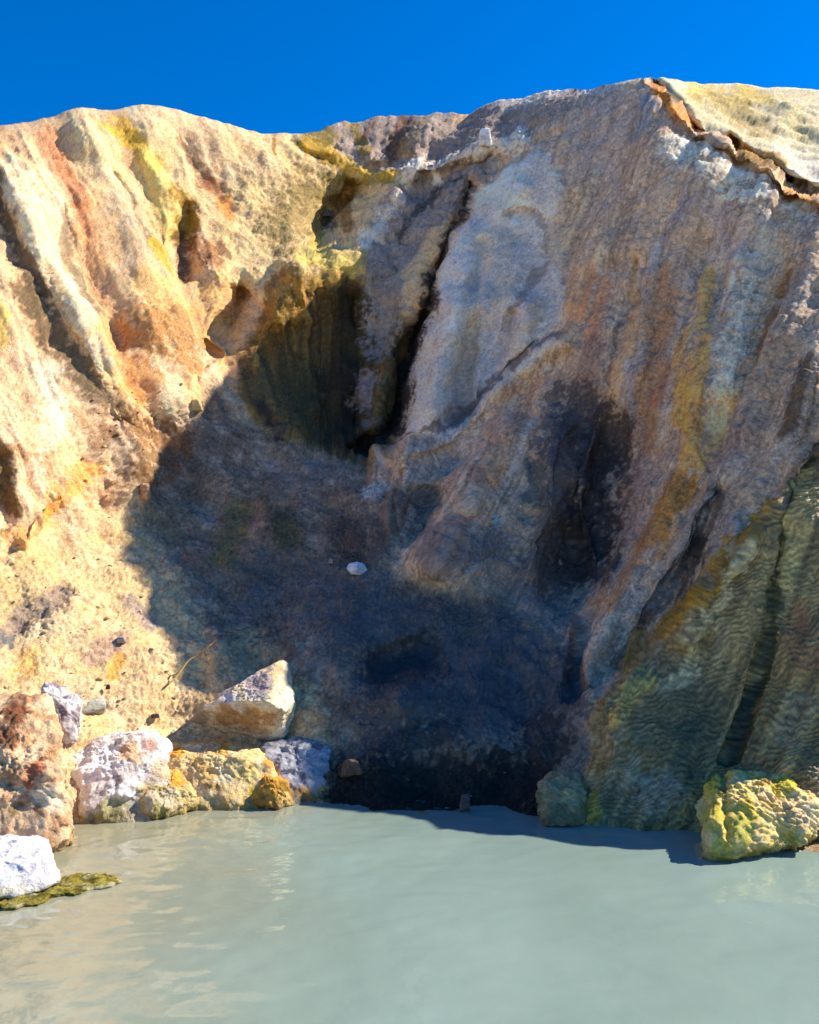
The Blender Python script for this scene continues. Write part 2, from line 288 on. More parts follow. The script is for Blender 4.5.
# stains, plus shade painted into the dark recesses: (colour, opacity, half width px, break-up 0..1, kind of break-up, line)   kinds: s speckle, r runs down the slope
ST = [
 # --- left bluff
 ('ECDFC6',.45,18,.5,'r',[(12,172),(38,215),(55,260),(72,302),(98,350)]),('5E5444',.9,10,.5,'s',[(-4,195),(10,225),(25,265),(42,302)]),('66583F',.9,12,.6,'s',[(20,283),(40,312),(62,342),(85,375),(105,402)]),
 ('8A7560',.7,10,.7,'s',[(105,400),(112,424),(104,442)]),('746C58',.85,6,.4,'s',[(62,213),(70,240),(78,270),(90,300),(106,325),(121,332)]),('C58258',.8,11,.55,'s',[(50,134),(63,168),(80,202),(86,226)]),('D8A878',.6,9,.5,'s',[(85,225),(96,262)]),
 ('D4AC84',.6,20,.5,'s',[(10,135),(34,150)]),('665C2C',.9,4,.4,'s',[(112,174),(125,190),(134,206),(145,230),(153,247)]),('ACA290',.85,20,.7,'s',[(120,212),(134,240),(140,258)]),('787062',.8,8,.6,'s',[(138,222),(150,246)]),
 ('D2AA32',.9,12,.35,'s',[(118,126),(138,140),(156,158)]),('DCC874',.75,16,.3,'r',[(150,165),(166,192),(173,232)]),('B49C28',.85,9,.4,'s',[(156,246),(170,266)]),
 ('86701F',.9,12,.35,'s',[(180,190),(190,214),(186,235)]),('4A3018',.8,6,.2,'s',[(183,236),(186,270)]),('865A34',.8,13,.4,'s',[(198,244),(216,256)]),('E8C496',.7,13,.2,'r',[(146,108),(188,170),(214,218)]),
 ('84725A',.85,5,.5,'s',[(180,138),(196,160),(212,184)]),('95633C',.8,7,.4,'s',[(212,178),(223,192)]),('9A8A6C',.7,3,.5,'s',[(200,122),(219,146)]),('C4823E',.85,7,.4,'s',[(226,203),(231,218)]),('E0BE98',.6,20,.3,'s',[(232,150),(262,162)]),
 ('D2AC70',.8,44,.5,'s',[(165,315)]),('D0A868',.7,26,.5,'s',[(215,300),(222,330)]),('DDA268',.85,19,.4,'s',[(112,332),(133,360),(144,385)]),('E09E5C',.8,13,.4,'s',[(130,388),(146,396)]),('EAE0CA',.5,13,.4,'s',[(52,360),(60,402),(50,440)]),
 ('E0BE66',.8,9,.3,'s',[(0,310),(6,335)]),('E2BC9A',.7,22,.5,'s',[(8,365),(28,432)]),('9C7448',.8,26,.85,'s',[(150,325),(185,345)]),('6A4A28',.8,22,.9,'s',[(130,432),(172,446),(140,470)]),
 ('60481C',.9,13,.5,'r',[(-4,452),(8,505)]),('4A3418',.8,6,.3,'s',[(4,535)]),('E2A258',.9,13,.4,'s',[(92,466),(52,508),(18,542)]),('E8983E',.8,7,.4,'s',[(60,494),(44,512)]),('DFC6B6',.8,15,.4,'s',[(34,468)]),
 # --- saddle, cave, ledge
 ('4A3A18',.9,2.4,.2,'s',[(292,138),(310,152),(330,164)]),('A07428',.9,2.5,.3,'s',[(273,138),(277,152)]),('C8A42E',.9,7,.4,'s',[(305,142),(340,162),(396,176)]),('958436',.8,6,.5,'s',[(325,178),(386,180)]),('B8962A',.8,7,.5,'s',[(322,196),(313,232),(318,250)]),
 ('7A7040',.8,26,.85,'s',[(315,190),(285,225)]),('C8BC68',.9,14,.5,'s',[(305,254),(350,262)]),('6E662A',.8,12,.7,'s',[(290,275),(335,275)]),('746A22',.9,10,.4,'s',[(313,134),(328,142)]),('9A8430',.85,6,.4,'s',[(352,128),(366,152)]),
 ('8A5430',.7,3,.3,'s',[(372,124),(362,140)]),('8A7E78',.7,16,.4,'r',[(378,136)]),('644434',.85,8,.4,'r',[(408,118),(394,152)]),('A28A62',.7,6,.5,'r',[(424,118),(402,150)]),('948884',.7,14,.4,'r',[(482,112),(422,152)]),('C8A884',.8,5,.5,'s',[(455,112),(475,110)]),
 ('E4DED2',.75,9,.8,'s',[(405,176),(432,163),(462,153),(496,148),(517,137)]),('E4DED2',.9,5,.5,'s',[(436,178),(448,186)]),('E8E0D0',.95,5,.3,'s',[(358,243),(376,232),(392,212),(398,196)]),('443E32',.85,14,.3,'s',[(328,220)]),('8A6A38',.85,9,.4,'r',[(345,198),(351,226)]),
 ('D8D0C6',.8,5,.7,'s',[(500,104),(560,92),(615,84)]),
 # --- recess: blacks are part dark algae, part painted shade
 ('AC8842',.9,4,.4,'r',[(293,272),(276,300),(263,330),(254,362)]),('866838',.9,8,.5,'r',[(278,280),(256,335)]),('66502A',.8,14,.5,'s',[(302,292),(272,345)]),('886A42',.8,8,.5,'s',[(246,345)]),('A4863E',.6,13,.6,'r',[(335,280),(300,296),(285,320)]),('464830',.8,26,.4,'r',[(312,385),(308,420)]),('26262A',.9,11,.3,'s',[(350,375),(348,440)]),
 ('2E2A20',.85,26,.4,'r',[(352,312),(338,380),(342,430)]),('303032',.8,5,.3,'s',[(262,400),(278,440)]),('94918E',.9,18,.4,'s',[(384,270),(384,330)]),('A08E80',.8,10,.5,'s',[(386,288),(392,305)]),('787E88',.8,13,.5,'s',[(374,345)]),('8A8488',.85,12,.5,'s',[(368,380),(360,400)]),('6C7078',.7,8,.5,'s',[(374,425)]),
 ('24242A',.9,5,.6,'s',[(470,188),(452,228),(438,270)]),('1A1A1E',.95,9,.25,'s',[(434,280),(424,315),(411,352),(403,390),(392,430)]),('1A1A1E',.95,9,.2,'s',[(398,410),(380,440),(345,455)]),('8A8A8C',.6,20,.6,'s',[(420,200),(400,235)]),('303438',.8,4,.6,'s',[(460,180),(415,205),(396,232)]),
 # --- slab
 ('D2C8B0',.6,20,.35,'r',[(498,240),(490,292)]),('B6BABC',.7,13,.4,'s',[(478,285),(486,315)]),('AEB2B6',.7,13,.4,'s',[(538,160),(532,190)]),('CCC2AC',.6,18,.4,'r',[(452,345),(440,402)]),('C2C2C0',.6,12,.4,'s',[(470,225),(492,200)]),('B8B2B4',.5,14,.4,'r',[(440,420),(462,400)]),
 ('5E5C5C',.55,4,.7,'s',[(505,213),(530,211),(547,222),(546,246)]),('746E68',.6,3,.7,'s',[(545,256),(530,280),(516,302),(510,332)]),('B4AEAC',.6,7,.3,'r',[(512,320),(500,360)]),('C4BEB0',.6,10,.3,'r',[(535,310),(522,345)]),('5C5450',.75,3,.5,'s',[(562,333),(536,347),(506,371),(476,397),(446,422),(416,438),(392,445)]),
 # --- mound
 ('9C9898',.7,24,.4,'r',[(610,110),(590,160)]),('AAA290',.7,20,.4,'r',[(575,180),(560,240)]),('828A94',.85,11,.4,'s',[(648,108),(628,128)]),('AC8E70',.6,13,.8,'r',[(580,280),(566,332)]),('A87A60',.7,12,.5,'r',[(600,285),(590,340)]),('74604E',.6,10,.8,'r',[(630,205),(616,262)]),
 ('3E3434',.6,2.4,.6,'r',[(637,268),(617,330),(603,382)]),('B89A78',.85,9,.3,'r',[(642,258),(627,340),(610,392)]),('A09EA2',.8,9,.5,'r',[(655,255),(645,285)]),('8E8E98',.8,10,.5,'r',[(690,200),(672,240)]),('9898A0',.8,9,.5,'r',[(632,370),(630,430)]),('7E6E6C',.7,12,.5,'r',[(595,345),(585,390)]),
 ('9A7656',.7,15,.8,'r',[(664,290),(652,370),(646,440)]),('C2944A',.75,11,.75,'r',[(706,280),(699,350),(696,405),(694,462)]),('C4964A',.7,8,.4,'r',[(682,330),(680,420)]),('A06A50',.6,8,.7,'r',[(668,372),(660,400)]),
 ('BEBCB0',.9,17,.25,'r',[(752,262),(738,335),(727,378)]),('C6B694',.85,10,.4,'r',[(724,392),(714,440)]),('BC9E54',.6,5,.7,'r',[(738,388),(724,428),(700,462)]),('96949C',.7,18,.5,'r',[(715,210),(742,255)]),('9AA2A2',.7,14,.4,'r',[(770,225),(760,260)]),('86623C',.9,5,.4,'r',[(790,270),(772,320),(754,370)]),
 ('948678',.7,20,.4,'r',[(795,325),(765,395),(742,445)]),('8E8A88',.8,11,.5,'s',[(805,285),(800,310)]),('54402F',.85,13,.5,'r',[(806,370),(792,432)]),('8C7A74',.7,14,.4,'r',[(715,455),(755,440)]),('A67634',.9,13,.4,'r',[(690,482),(664,520),(648,546)]),('BC9670',.8,6,.4,'r',[(704,488),(684,520),(660,560)]),
 ('98765A',.8,15,.5,'r',[(640,540),(612,600)]),('8A7878',.6,16,.5,'r',[(640,470),(622,520)]),('3A3028',.8,15,.7,'r',[(726,496),(700,545)]),('2A2622',.85,17,.6,'r',[(702,552),(680,598),(650,630)]),('3A3630',.75,12,.7,'r',[(650,632),(622,666)]),('5C6468',.7,6,.6,'s',[(682,590),(664,612)]),
 ('262328',.88,32,.35,'s',[(602,430),(592,490),(580,555)]),('1C1A1E',.7,16,.4,'s',[(600,455),(586,540)]),('343238',.8,28,.4,'s',[(578,405),(562,480),(556,560)]),('62605F',.75,24,.4,'s',[(560,425),(548,500),(540,570)]),('4A4A54',.8,18,.5,'s',[(575,410),(555,450)]),('B69276',.85,10,.45,'r',[(508,445),(490,482)]),('A8826C',.7,8,.5,'r',[(540,380),(518,425)]),('98685A',.6,6,.6,'s',[(476,484)]),  # niche blacks: wet stain deepened and widened with painted shade
 ('A06A58',.6,6,.6,'s',[(462,520),(455,540)]),('586064',.85,15,.45,'s',[(432,495),(424,532)]),('4C5658',.85,7,.4,'s',[(535,468),(532,500)]),('7CA0A6',.8,5,.6,'s',[(494,520),(500,532)]),('585C66',.7,14,.5,'s',[(505,545),(470,560)]),('7E706C',.85,20,.4,'s',[(440,560)]),
 ('6A6068',.5,26,.5,'s',[(560,610),(520,585)]),('A49A98',.6,12,.5,'s',[(420,470),(450,455)]),
 ('ECE4DA',.6,5,.95,'s',[(665,140),(690,152),(722,165)]),('E8E0D6',.6,5,.95,'s',[(722,160),(755,178),(785,192)]),('E4DCD2',.6,5,.95,'s',[(785,195),(819,222)]),('E6E0D6',.5,9,1.0,'s',[(668,152),(700,175),(760,195)]),
 ('C88232',.95,4.5,.25,'s',[(650,86),(668,112),(684,130),(694,134)]),('C08634',.9,5,.3,'s',[(786,187),(822,206)]),('C29448',.85,3,.3,'s',[(742,148),(772,170)]),('33260F',.95,3.5,.15,'s',[(648,77),(662,94),(677,110),(696,132)]),('33260F',.9,3,.15,'s',[(733,141),(762,161),(793,178),(822,195)]),
 # --- beyond the fissure
 ('CCB660',.85,11,.5,'s',[(695,92),(745,100)]),('D8BE58',.8,8,.5,'s',[(740,88),(770,104)]),('A89858',.8,14,.75,'s',[(720,105),(765,125)]),('E6E4D8',.8,16,.5,'s',[(790,150),(815,175)]),('DCCE96',.7,12,.5,'s',[(785,110),(800,130)]),('B08A3C',.85,4,.3,'s',[(735,139),(760,156),(785,170)]),
 # --- bank in the sun
 ('BCA878',.6,26,.6,'s',[(50,540),(10,600)]),('877C72',.9,11,.5,'s',[(-2,642),(38,606),(58,594)]),('667078',.85,7,.4,'s',[(4,642)]),('A68E80',.8,10,.6,'s',[(88,656),(122,640)]),('BA9850',.7,16,.6,'s',[(30,668)]),('C89848',.85,5,.4,'s',[(121,656),(118,676)]),('A8A494',.8,9,.5,'s',[(70,692),(104,702)]),('D2BC90',.5,30,.4,'s',[(120,590),(180,640)]),('D0B88C',.5,20,.5,'s',[(250,640),(215,700)]),
 ('8C8068',.7,12,.6,'s',[(275,655),(225,668)]),('8A8890',.7,8,.6,'s',[(130,600),(150,625)]),
 # --- hollow floor
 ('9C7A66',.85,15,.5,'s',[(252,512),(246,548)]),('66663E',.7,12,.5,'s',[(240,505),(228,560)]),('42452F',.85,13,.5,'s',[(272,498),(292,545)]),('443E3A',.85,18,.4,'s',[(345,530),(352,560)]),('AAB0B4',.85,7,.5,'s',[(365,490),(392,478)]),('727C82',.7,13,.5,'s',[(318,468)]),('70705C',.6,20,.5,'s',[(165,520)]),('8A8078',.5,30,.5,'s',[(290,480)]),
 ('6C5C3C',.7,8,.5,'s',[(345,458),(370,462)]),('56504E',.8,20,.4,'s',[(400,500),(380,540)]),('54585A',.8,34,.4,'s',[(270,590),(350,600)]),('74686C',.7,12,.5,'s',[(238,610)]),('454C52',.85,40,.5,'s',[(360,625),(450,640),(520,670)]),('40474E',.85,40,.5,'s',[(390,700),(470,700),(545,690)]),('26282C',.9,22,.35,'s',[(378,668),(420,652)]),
 ('201E1C',.97,40,.15,'s',[(345,790),(420,790),(520,780)]),('1E1E1E',.9,30,.3,'s',[(540,730),(525,770)]),('2C3034',.85,20,.4,'s',[(380,740),(440,730)]),('34383C',.7,8,.5,'s',[(455,715),(462,745)]),('444A50',.7,12,.5,'s',[(420,690),(390,715)]),('5C5454',.7,8,.6,'s',[(350,750),(372,735)]),('4A4650',.8,12,.5,'s',[(570,640),(578,700)]),('5E6668',.7,10,.5,'s',[(575,740),(570,765)]),  # black foot of the hollow: wet deposit and painted shade together
 # --- apron
 ('8E7420',.95,8,.35,'s',[(768,504),(736,558),(706,598),(668,636)]),('746834',.7,8,.5,'s',[(660,640),(625,674)]),('A2A288',.85,9,.5,'s',[(745,556),(704,630),(680,680)]),('2A3418',.9,7,.5,'s',[(815,440),(792,495),(780,545)]),('20280F',.92,6,.4,'s',[(778,560),(768,640),(748,702),(728,760)]),('4C5036',.45,12,.6,'s',[(770,600),(752,660)]),('9C9668',.85,9,.5,'s',[(808,470),(792,540),(785,580)]),
 ('7A6046',.8,16,.5,'s',[(800,620),(805,660)]),('72705E',.8,16,.4,'s',[(805,700),(790,730)]),('868A84',.8,24,.35,'s',[(625,775),(660,790)]),('AC9858',.85,13,.45,'s',[(645,680),(612,712)]),('AA8A30',.9,7,.35,'s',[(592,790),(596,815)]),('4A4E3C',.7,22,.5,'s',[(700,700),(690,760)]),
]
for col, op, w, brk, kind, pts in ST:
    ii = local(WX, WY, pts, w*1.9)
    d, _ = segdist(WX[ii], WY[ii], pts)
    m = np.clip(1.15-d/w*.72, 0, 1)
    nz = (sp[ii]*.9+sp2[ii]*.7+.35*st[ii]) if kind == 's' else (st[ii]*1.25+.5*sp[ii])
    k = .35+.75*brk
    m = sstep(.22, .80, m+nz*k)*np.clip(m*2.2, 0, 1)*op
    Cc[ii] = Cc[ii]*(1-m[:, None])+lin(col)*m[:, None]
# dark specks, pale crust flecks and grain everywhere
tone = 1+(.28*sp+.18*sp2+.24*st*wall+.10*(run2+run3)*mM+.40*fbm(V, 40, 2, .8, off=81))*(1+.3*mM*(1-.5*mS)+.3*mH)
Cc *= np.clip(tone, .45, 1.5)[:, None]
idv = ((id2*37) % 97)/97.-.5
Cc *= (1+.3*rough*idv+.25*(rough+.15)*(((id3*53) % 89)/89.-.5))[:, None]
speck = sstep(.28, .5, fbm(V, 24, 2, .6, off=23))*np.clip(rough+.1, 0, 1)*.4
Cc = Cc*(1-speck[:, None])+Cc*np.array([.36, .29, .22], np.float32)*speck[:, None]
fleck = sstep(.42, .6, fbm(V, 30, 2, .6, off=29))*.35*(1-mA)
Cc = Cc*(1-fleck[:, None])+np.minimum(Cc*1.6+.03, .8)*fleck[:, None]
hue = fbm(V, 2.2, 3, off=71)
Cc *= np.c_[1+.07*hue, 1+.0*hue, 1-.09*hue]
rimc = mA*(sstep(-.1, .4, rip)*.5+sstep(.1, .4, eS)*.2)  # ripple shading put into the colour: pale tops, darker grooves
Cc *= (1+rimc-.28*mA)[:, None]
warm = np.clip(mM+mA+mH*.6+mR*.5, 0, 1)[:, None]  # shaded regions get a warmer, brighter colour to offset the blue skylight
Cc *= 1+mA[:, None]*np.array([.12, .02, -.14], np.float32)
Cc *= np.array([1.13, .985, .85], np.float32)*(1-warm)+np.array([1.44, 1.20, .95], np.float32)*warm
band = sstep(.075, .02, V[:, 2]+.03*sp2)[:, None]*.6
Cc = Cc*(1-band)+Cc*np.array([.6, .58, .4], np.float32)*band
Cc = np.clip(Cc, .008, .82).astype(np.float32)
wd, _ = segdist(WX, WY, [(350, 640), (440, 690), (540, 690)])
WET = mH*sstep(95, 30, wd)*(.6+.8*np.clip(sp2+.3, 0, 1))+mA*.35+.6*mM*np.exp(-((WX-590)/40)**2-((WY-500)/80)**2)
WET = np.clip(WET, 0, 1).astype(np.float32)

# ------------------------------------------------------------------ materials
def mat_stone(name, rough=.9, bump=.5, spec=.25, grain=110., tint=None):
    m = bpy.data.materials.new(name); m.use_nodes = True
    nt = m.node_tree; ns = nt.nodes; L = nt.links
    b = ns['Principled BSDF']; b.inputs['Roughness'].default_value = rough; b.inputs['Specular IOR Level'].default_value = spec
    at_ = ns.new('ShaderNodeAttribute'); at_.attribute_name = 'mineral'
    aw = ns.new('ShaderNodeAttribute'); aw.attribute_name = 'wet'
    wr_ = ns.new('ShaderNodeMapRange'); wr_.inputs['To Min'].default_value = rough; wr_.inputs['To Max'].default_value = .36
    L.new(aw.outputs['Fac'], wr_.inputs['Value']); L.new(wr_.outputs['Result'], b.inputs['Roughness'])
    ws_ = ns.new('ShaderNodeMapRange'); ws_.inputs['To Min'].default_value = spec; ws_.inputs['To Max'].default_value = .6
    L.new(aw.outputs['Fac'], ws_.inputs['Value']); L.new(ws_.outputs['Result'], b.inputs['Specular IOR Level'])
    tc = ns.new('ShaderNodeTexCoord')
    n1 = ns.new('ShaderNodeTexNoise'); n1.inputs['Scale'].default_value = grain; n1.inputs['Detail'].default_value = 4; n1.inputs['Roughness'].default_value = .65
    n2 = ns.new('ShaderNodeTexNoise'); n2.inputs['Scale'].default_value = grain*.33; n2.inputs['Detail'].default_value = 6; n2.inputs['Roughness'].default_value = .7
    for n in (n1, n2): L.new(tc.outputs['Object'], n.inputs['Vector'])
    mr = ns.new('ShaderNodeMapRange'); mr.inputs['From Min'].default_value = .3; mr.inputs['From Max'].default_value = .7; mr.inputs['To Min'].default_value = .68; mr.inputs['To Max'].default_value = 1.28
    L.new(n1.outputs['Fac'], mr.inputs['Value'])
    mx = ns.new('ShaderNodeVectorMath'); mx.operation = 'SCALE'
    L.new(at_.outputs['Color'], mx.inputs[0]); L.new(mr.outputs['Result'], mx.inputs['Scale'])
    L.new(mx.outputs['Vector'], b.inputs['Base Color'])
    ad = ns.new('ShaderNodeMath'); ad.operation = 'MULTIPLY_ADD'; ad.inputs[1].default_value = .45
    L.new(n1.outputs['Fac'], ad.inputs[0]); L.new(n2.outputs['Fac'], ad.inputs[2])
    bp = ns.new('ShaderNodeBump'); bp.inputs['Strength'].default_value = bump; bp.inputs['Distance'].default_value = .03
    L.new(ad.outputs[0], bp.inputs['Height']); L.new(bp.outputs['Normal'], b.inputs['Normal'])
    return m
M_ROCK = mat_stone('travertine_crust', .92, .55)
M_WET = mat_stone('rippled_travertine', .62, .35, .4, 140.)
M_STONE = mat_stone('loose_stone', .9, .6, .25, 90.)

def mesh_obj(name, V, Fc, mat, cols=None, wet=None, parent=None):
    me = bpy.data.meshes.new(name)
    V = np.asarray(V, np.float32); Fc = np.asarray(Fc, np.int32); k = Fc.shape[1]
    me.vertices.add(len(V)); me.vertices.foreach_set('co', V.ravel())
    me.loops.add(Fc.size); me.loops.foreach_set('vertex_index', Fc.ravel())
    me.polygons.add(len(Fc)); me.polygons.foreach_set('loop_start', np.arange(0, Fc.size, k, dtype=np.int32))
    me.update(calc_edges=True)
    me.polygons.foreach_set('use_smooth', np.ones(len(Fc), bool))
    if cols is not None:
        a = me.attributes.new('mineral', 'FLOAT_COLOR', 'POINT')
        a.data.foreach_set('color', np.c_[cols, np.ones(len(cols))].astype(np.float32).ravel())
    if wet is not None:
        a = me.attributes.new('wet', 'FLOAT', 'POINT'); a.data.foreach_set('value', np.asarray(wet, np.float32))
    me.materials.append(mat)
    o = bpy.data.objects.new(name, me); C.objects.link(o)
    if parent is not None: o.parent = parent
    return o
def tag(o, label=None, cat=None, group=None, kind=None):
    if label: o['label'] = label
    if cat: o['category'] = cat
    if group: o['group'] = group
    if kind: o['kind'] = kind
    return o

# ------------------------------------------------------------------ hill meshes: front grid + ground running back behind the crest
NC = len(cxs)
top = V[:NC]
backs = []; bcol = []
sk = np.array([.12, .3, .6, 1., 1.6, 2.5, 4, 6, 9, 13, 17, 19])
for s in sk[::-1]:
    P = top.copy()
    drop = .10*s+.012*s*s
    wob = .05*pn(top[:, 0]*1.1+s, top[:, 1]*0+s*1.7)*min(s, 2)
    P[:, 0] += top[:, 0]/top[:, 1]*s*.8; P[:, 1] += s
    P[:, 2] += -drop+wob
    if s == sk[-1]: P[:, 2] = -1.
    backs.append(P); bcol.append(np.clip(Cc[:NC]*.4+lin('D0BC92')*.6, 0, .8)*(1+.2*pn(P[:, 0]*3, P[:, 1]*3)[:, None]))
VA = np.vstack(backs+[V]); CA = np.vstack(bcol+[Cc]).astype(np.float32); WA = np.r_[np.zeros(len(sk)*NC, np.float32), WET]
# the ends of the hill sink into the desert
NB = len(sk); pxa = np.tile(cxs, NB+NR)
fade = sstep(-300, -150, pxa)*(1-sstep(960, 1100, pxa))
VA[:, 2] = -1+(VA[:, 2]+1)*fade
R_, Q_ = np.meshgrid(np.arange(NB+NR-1), np.arange(NC-1), indexing='ij')
a = (R_*NC+Q_).ravel(); quads = np.c_[a, a+NC, a+NC+1, a+1]
G = VA.reshape(NB+NR, NC, 3)
Na = np.cross(np.gradient(G, axis=0), np.gradient(G, axis=1)).reshape(-1, 3)
Na /= np.linalg.norm(Na, axis=1)[:, None]+1e-12
# which hill a face belongs to: 0 left bluff, 1 mound, 2 apron, 3 bank
full = lambda m, fill: np.r_[np.repeat(fill, NB*NC), m]
regA = full(np.where(polymask(WX, WY, APRON, .5) > .5, 1, 0), 0)
regM = full(np.where((polymask(WX, WY, MOUND, .5) > .5) | (polymask(WX, WY, SLAB, .5) > .5) | (polymask(WX, WY, BEYOND, .5) > .5), 1, 0), 0)
regK = full(np.where(polymask(WX, WY, BANK, .5) > .5, 1, 0), 0)
reg = np.where(regA > 0, 2, np.where(regK > 0, 3, np.where(regM > 0, 1, 0)))
reg[:NB*NC] = np.where(pxa[:NB*NC] > 560, 1, 0)
fr = reg[quads[:, 0]]
INFO = {0: ('hill', 'sunlit cream and ochre bluff at the left with grey gullies, running back to the saddle', 'hill', M_ROCK),
        1: ('hill', 'tall shaded grey and brown streaked mound at the right with a fissure on its ridge', 'hill', M_ROCK),
        2: ('hill', 'olive rippled flowstone apron at the foot of the right mound, by the pool', 'hillside', M_WET),
        3: ('slope', 'gravelly bank between the two hills, sunlit at left and dark at right', 'slope', M_ROCK)}
for k, (nm, lb, ct, mt) in INFO.items():
    q = quads[fr == k]
    u, inv = np.unique(q, return_inverse=True)
    o = mesh_obj(nm, VA[u], inv.reshape(-1, 4)[:, ::-1], mt, CA[u], WA[u])
    tag(o, lb, ct, None, 'structure')

# ------------------------------------------------------------------ surface lookup (so stones rest on the ground)
def depth_at(px, py):
    c = int(np.argmin(np.abs(cxs-px))); col = PYg[:, c]
    r = int(np.argmin(np.abs(col-py)))
    return V[r*NC+c, 1]
def ground_at(px, py):
    c = int(np.argmin(np.abs(cxs-px))); r = int(np.argmin(np.abs(PYg[:, c]-py)))
    return V[r*NC+c].copy()

# ------------------------------------------------------------------ rocks
_ico = {}
def ico(sub):
    if sub not in _ico:
        bm = bmesh.new(); bmesh.ops.create_icosphere(bm, subdivisions=sub, radius=1)
        v = np.array([x.co[:] for x in bm.verts]); f = np.array([[q.index for q in p.verts] for p in bm.faces]); bm.free()
        _ico[sub] = (v/np.linalg.norm(v, axis=1)[:, None], f)
    return _ico[sub]
def hull_planes(pts):
    bm = bmesh.new()
    for p in pts: bm.verts.new(p)
    bmesh.ops.convex_hull(bm, input=bm.verts[:])
    bm.normal_update()
    pl = [(np.array(f.normal[:]), float(f.normal.dot(f.verts[0].co))) for f in bm.faces]
    bm.free(); return pl
def rock_shape(pts, sub, sharp, amp, freq, seed, crumbs=.0):
    """star-shaped stone around the hull of pts (local, origin inside)"""
    d, f = ico(sub)
    pl = hull_planes(pts)
    inv = np.zeros(len(d))
    for n, h in pl:
        c = d@n
        inv += np.where(c > 0, np.maximum(c, 1e-6)/max(h, 1e-3), 0)**sharp
    r = inv**(-1/sharp)
    P = d*r[:, None]
    size = float(np.mean(r))
    q = P/size
    n1 = fbm(q, freq, 4, .55, off=seed*3.1)
    n2 = ridged(q, freq*1.6, 3, off=seed*1.7)
    n0 = fbm(q, freq*.55, 2, .5, off=seed*2.3+40)
    P = P+d*(size*amp*(n1*1.1+.45*n2+1.1*n0))[:, None]
    f1, f2, fid = cells(q, freq*1.15, seed*.7)
    P = P+d*(size*amp*.9*(((fid*41) % 83)/83.-.5)*sstep(.02, .16, f2))[:, None]
    if crumbs:
        c1, _, _ = cells(q, freq*3.2, seed*1.9)
        P = P+d*(size*crumbs*(.55-c1))[:, None]
    P = P+d*(size*.022*fbm(q, freq*7, 4, .65, off=seed))[:, None]
    return P, f
def stone(name, label, cat, px0, pts, cols, sub=6, sharp=14, amp=.07, freq=1.5, seed=1, crumbs=0., group=None, stains=(), mat=None, dd=0.0):
    """pts: list of (px, py, distance) corners; cols: base colours mixed by noise; stains: (hex, op, radius px, px, py)"""
    pts = [(p[0], p[1], p[2]+dd) for p in pts]
    W = np.array([at(*p) for p in pts]); o = W.mean(0)
    if px0 is not None: o = at(px0[0], px0[1], px0[2]+dd)
    P, f = rock_shape(W-o, sub, sharp, amp, freq, seed, crumbs)
    A = P+o
    sx = CX+A[:, 0]/A[:, 1]*F; sy = HZ-(A[:, 2]-CAMH)/A[:, 1]*F
    q = A*1.0
    col = np.tile(lin(cols[0]), (len(A), 1))
    for k, h in enumerate(cols[1:]):
        m = sstep(.0, .35, fbm(q, 5+2*k, 4, .6, off=seed*5+k*9))
        col = col*(1-m[:, None])+lin(h)*m[:, None]
    wx = sx+5*fbm(q, 9, 3, .6, off=3); wy = sy+5*fbm(q, 9, 3, .6, off=8)
    for h, op, r, x, y in stains:
        dd = np.hypot(wx-x, wy-y)
        m = sstep(1.15, .55, dd/r+.35*fbm(q, 22, 3, .6, off=17))*op
        col = col*(1-m[:, None])+lin(h)*m[:, None]
    col = col*np.clip(1+.25*fbm(q, 30, 3, .65, off=seed)+.18*fbm(q, 9, 2, off=seed+4), .4, 1.5)[:, None]
    wet = sstep(.085, .02, A[:, 2]+.035*fbm(A, 9, 3, .6, off=12))
    col = col*(1-wet[:, None])+col*np.array([.60, .55, .34])*wet[:, None]
    ob = mesh_obj(name, P, f, mat or M_STONE, np.clip(col, .01, .85), wet)
    ob.location = o
    tag(ob, label, cat, group)
    return ob

def box_pts(cx, cy, d, w, h, dep, jit=.18, seed=0, taper=.75):
    r = np.random.default_rng(seed); out = []
    for sx in (-1, 1):
        for sy in (-1, 1):
            for sz in (-1, 1):
                k = taper if sy < 0 else 1
                out.append((cx+sx*w*k*(1+r.uniform(-jit, jit)), cy+sy*h*(1+r.uniform(-jit, jit)), d+sz*dep*(1+r.uniform(-jit, jit))))
    out += [(cx+w*1.1, cy+h*.2, d), (cx-w*1.1, cy+h*.1, d), (cx, cy+h*.2, d-dep*1.25)]
    return out

# the propped wedge boulder
dB = 5.62
stone('boulder', 'tan wedge-shaped boulder with pale pink top, propped on the orange ledge', 'boulder', (254, 704, dB),
  [(186,722,dB+.12),(194,711,dB+.05),(207,706,dB-.16),(240,701,dB-.28),(268,702,dB-.34),(284,711,dB-.26),(297,706,dB-.02),(290,684,dB+.12),(287,662,dB+.18),(278,659,dB+.1),(268,666,dB+.04),(246,685,dB-.06),(216,697,dB+.05),
   (208,720,dB+.06),(246,733,dB+.06),(264,730,dB+.0),(270,741,dB-.06),(283,740,dB-.06),(292,730,dB+.05),(270,735,dB+.35),(210,715,dB+.35),(285,670,dB+.35)],
  ['DCC8A4','E2D0B4','C8AE84'], sub=7, sharp=30, amp=.06, freq=2.0, seed=3, crumbs=.02,
  stains=[('CDBAB6',.8,14,258,684),('8E7874',.8,9,258,684),('8E7874',.7,6,266,674),('D8CCC8',.8,10,228,698),('8A7C6C',.8,12,198,716),('A87C48',.85,14,228,716),('A87C48',.85,15,250,718),('A07844',.85,10,268,720),('ECE2C0',.8,14,290,700),('E8DCBC',.8,9,277,736)])  # browns on the under-face paint its shade into the colour
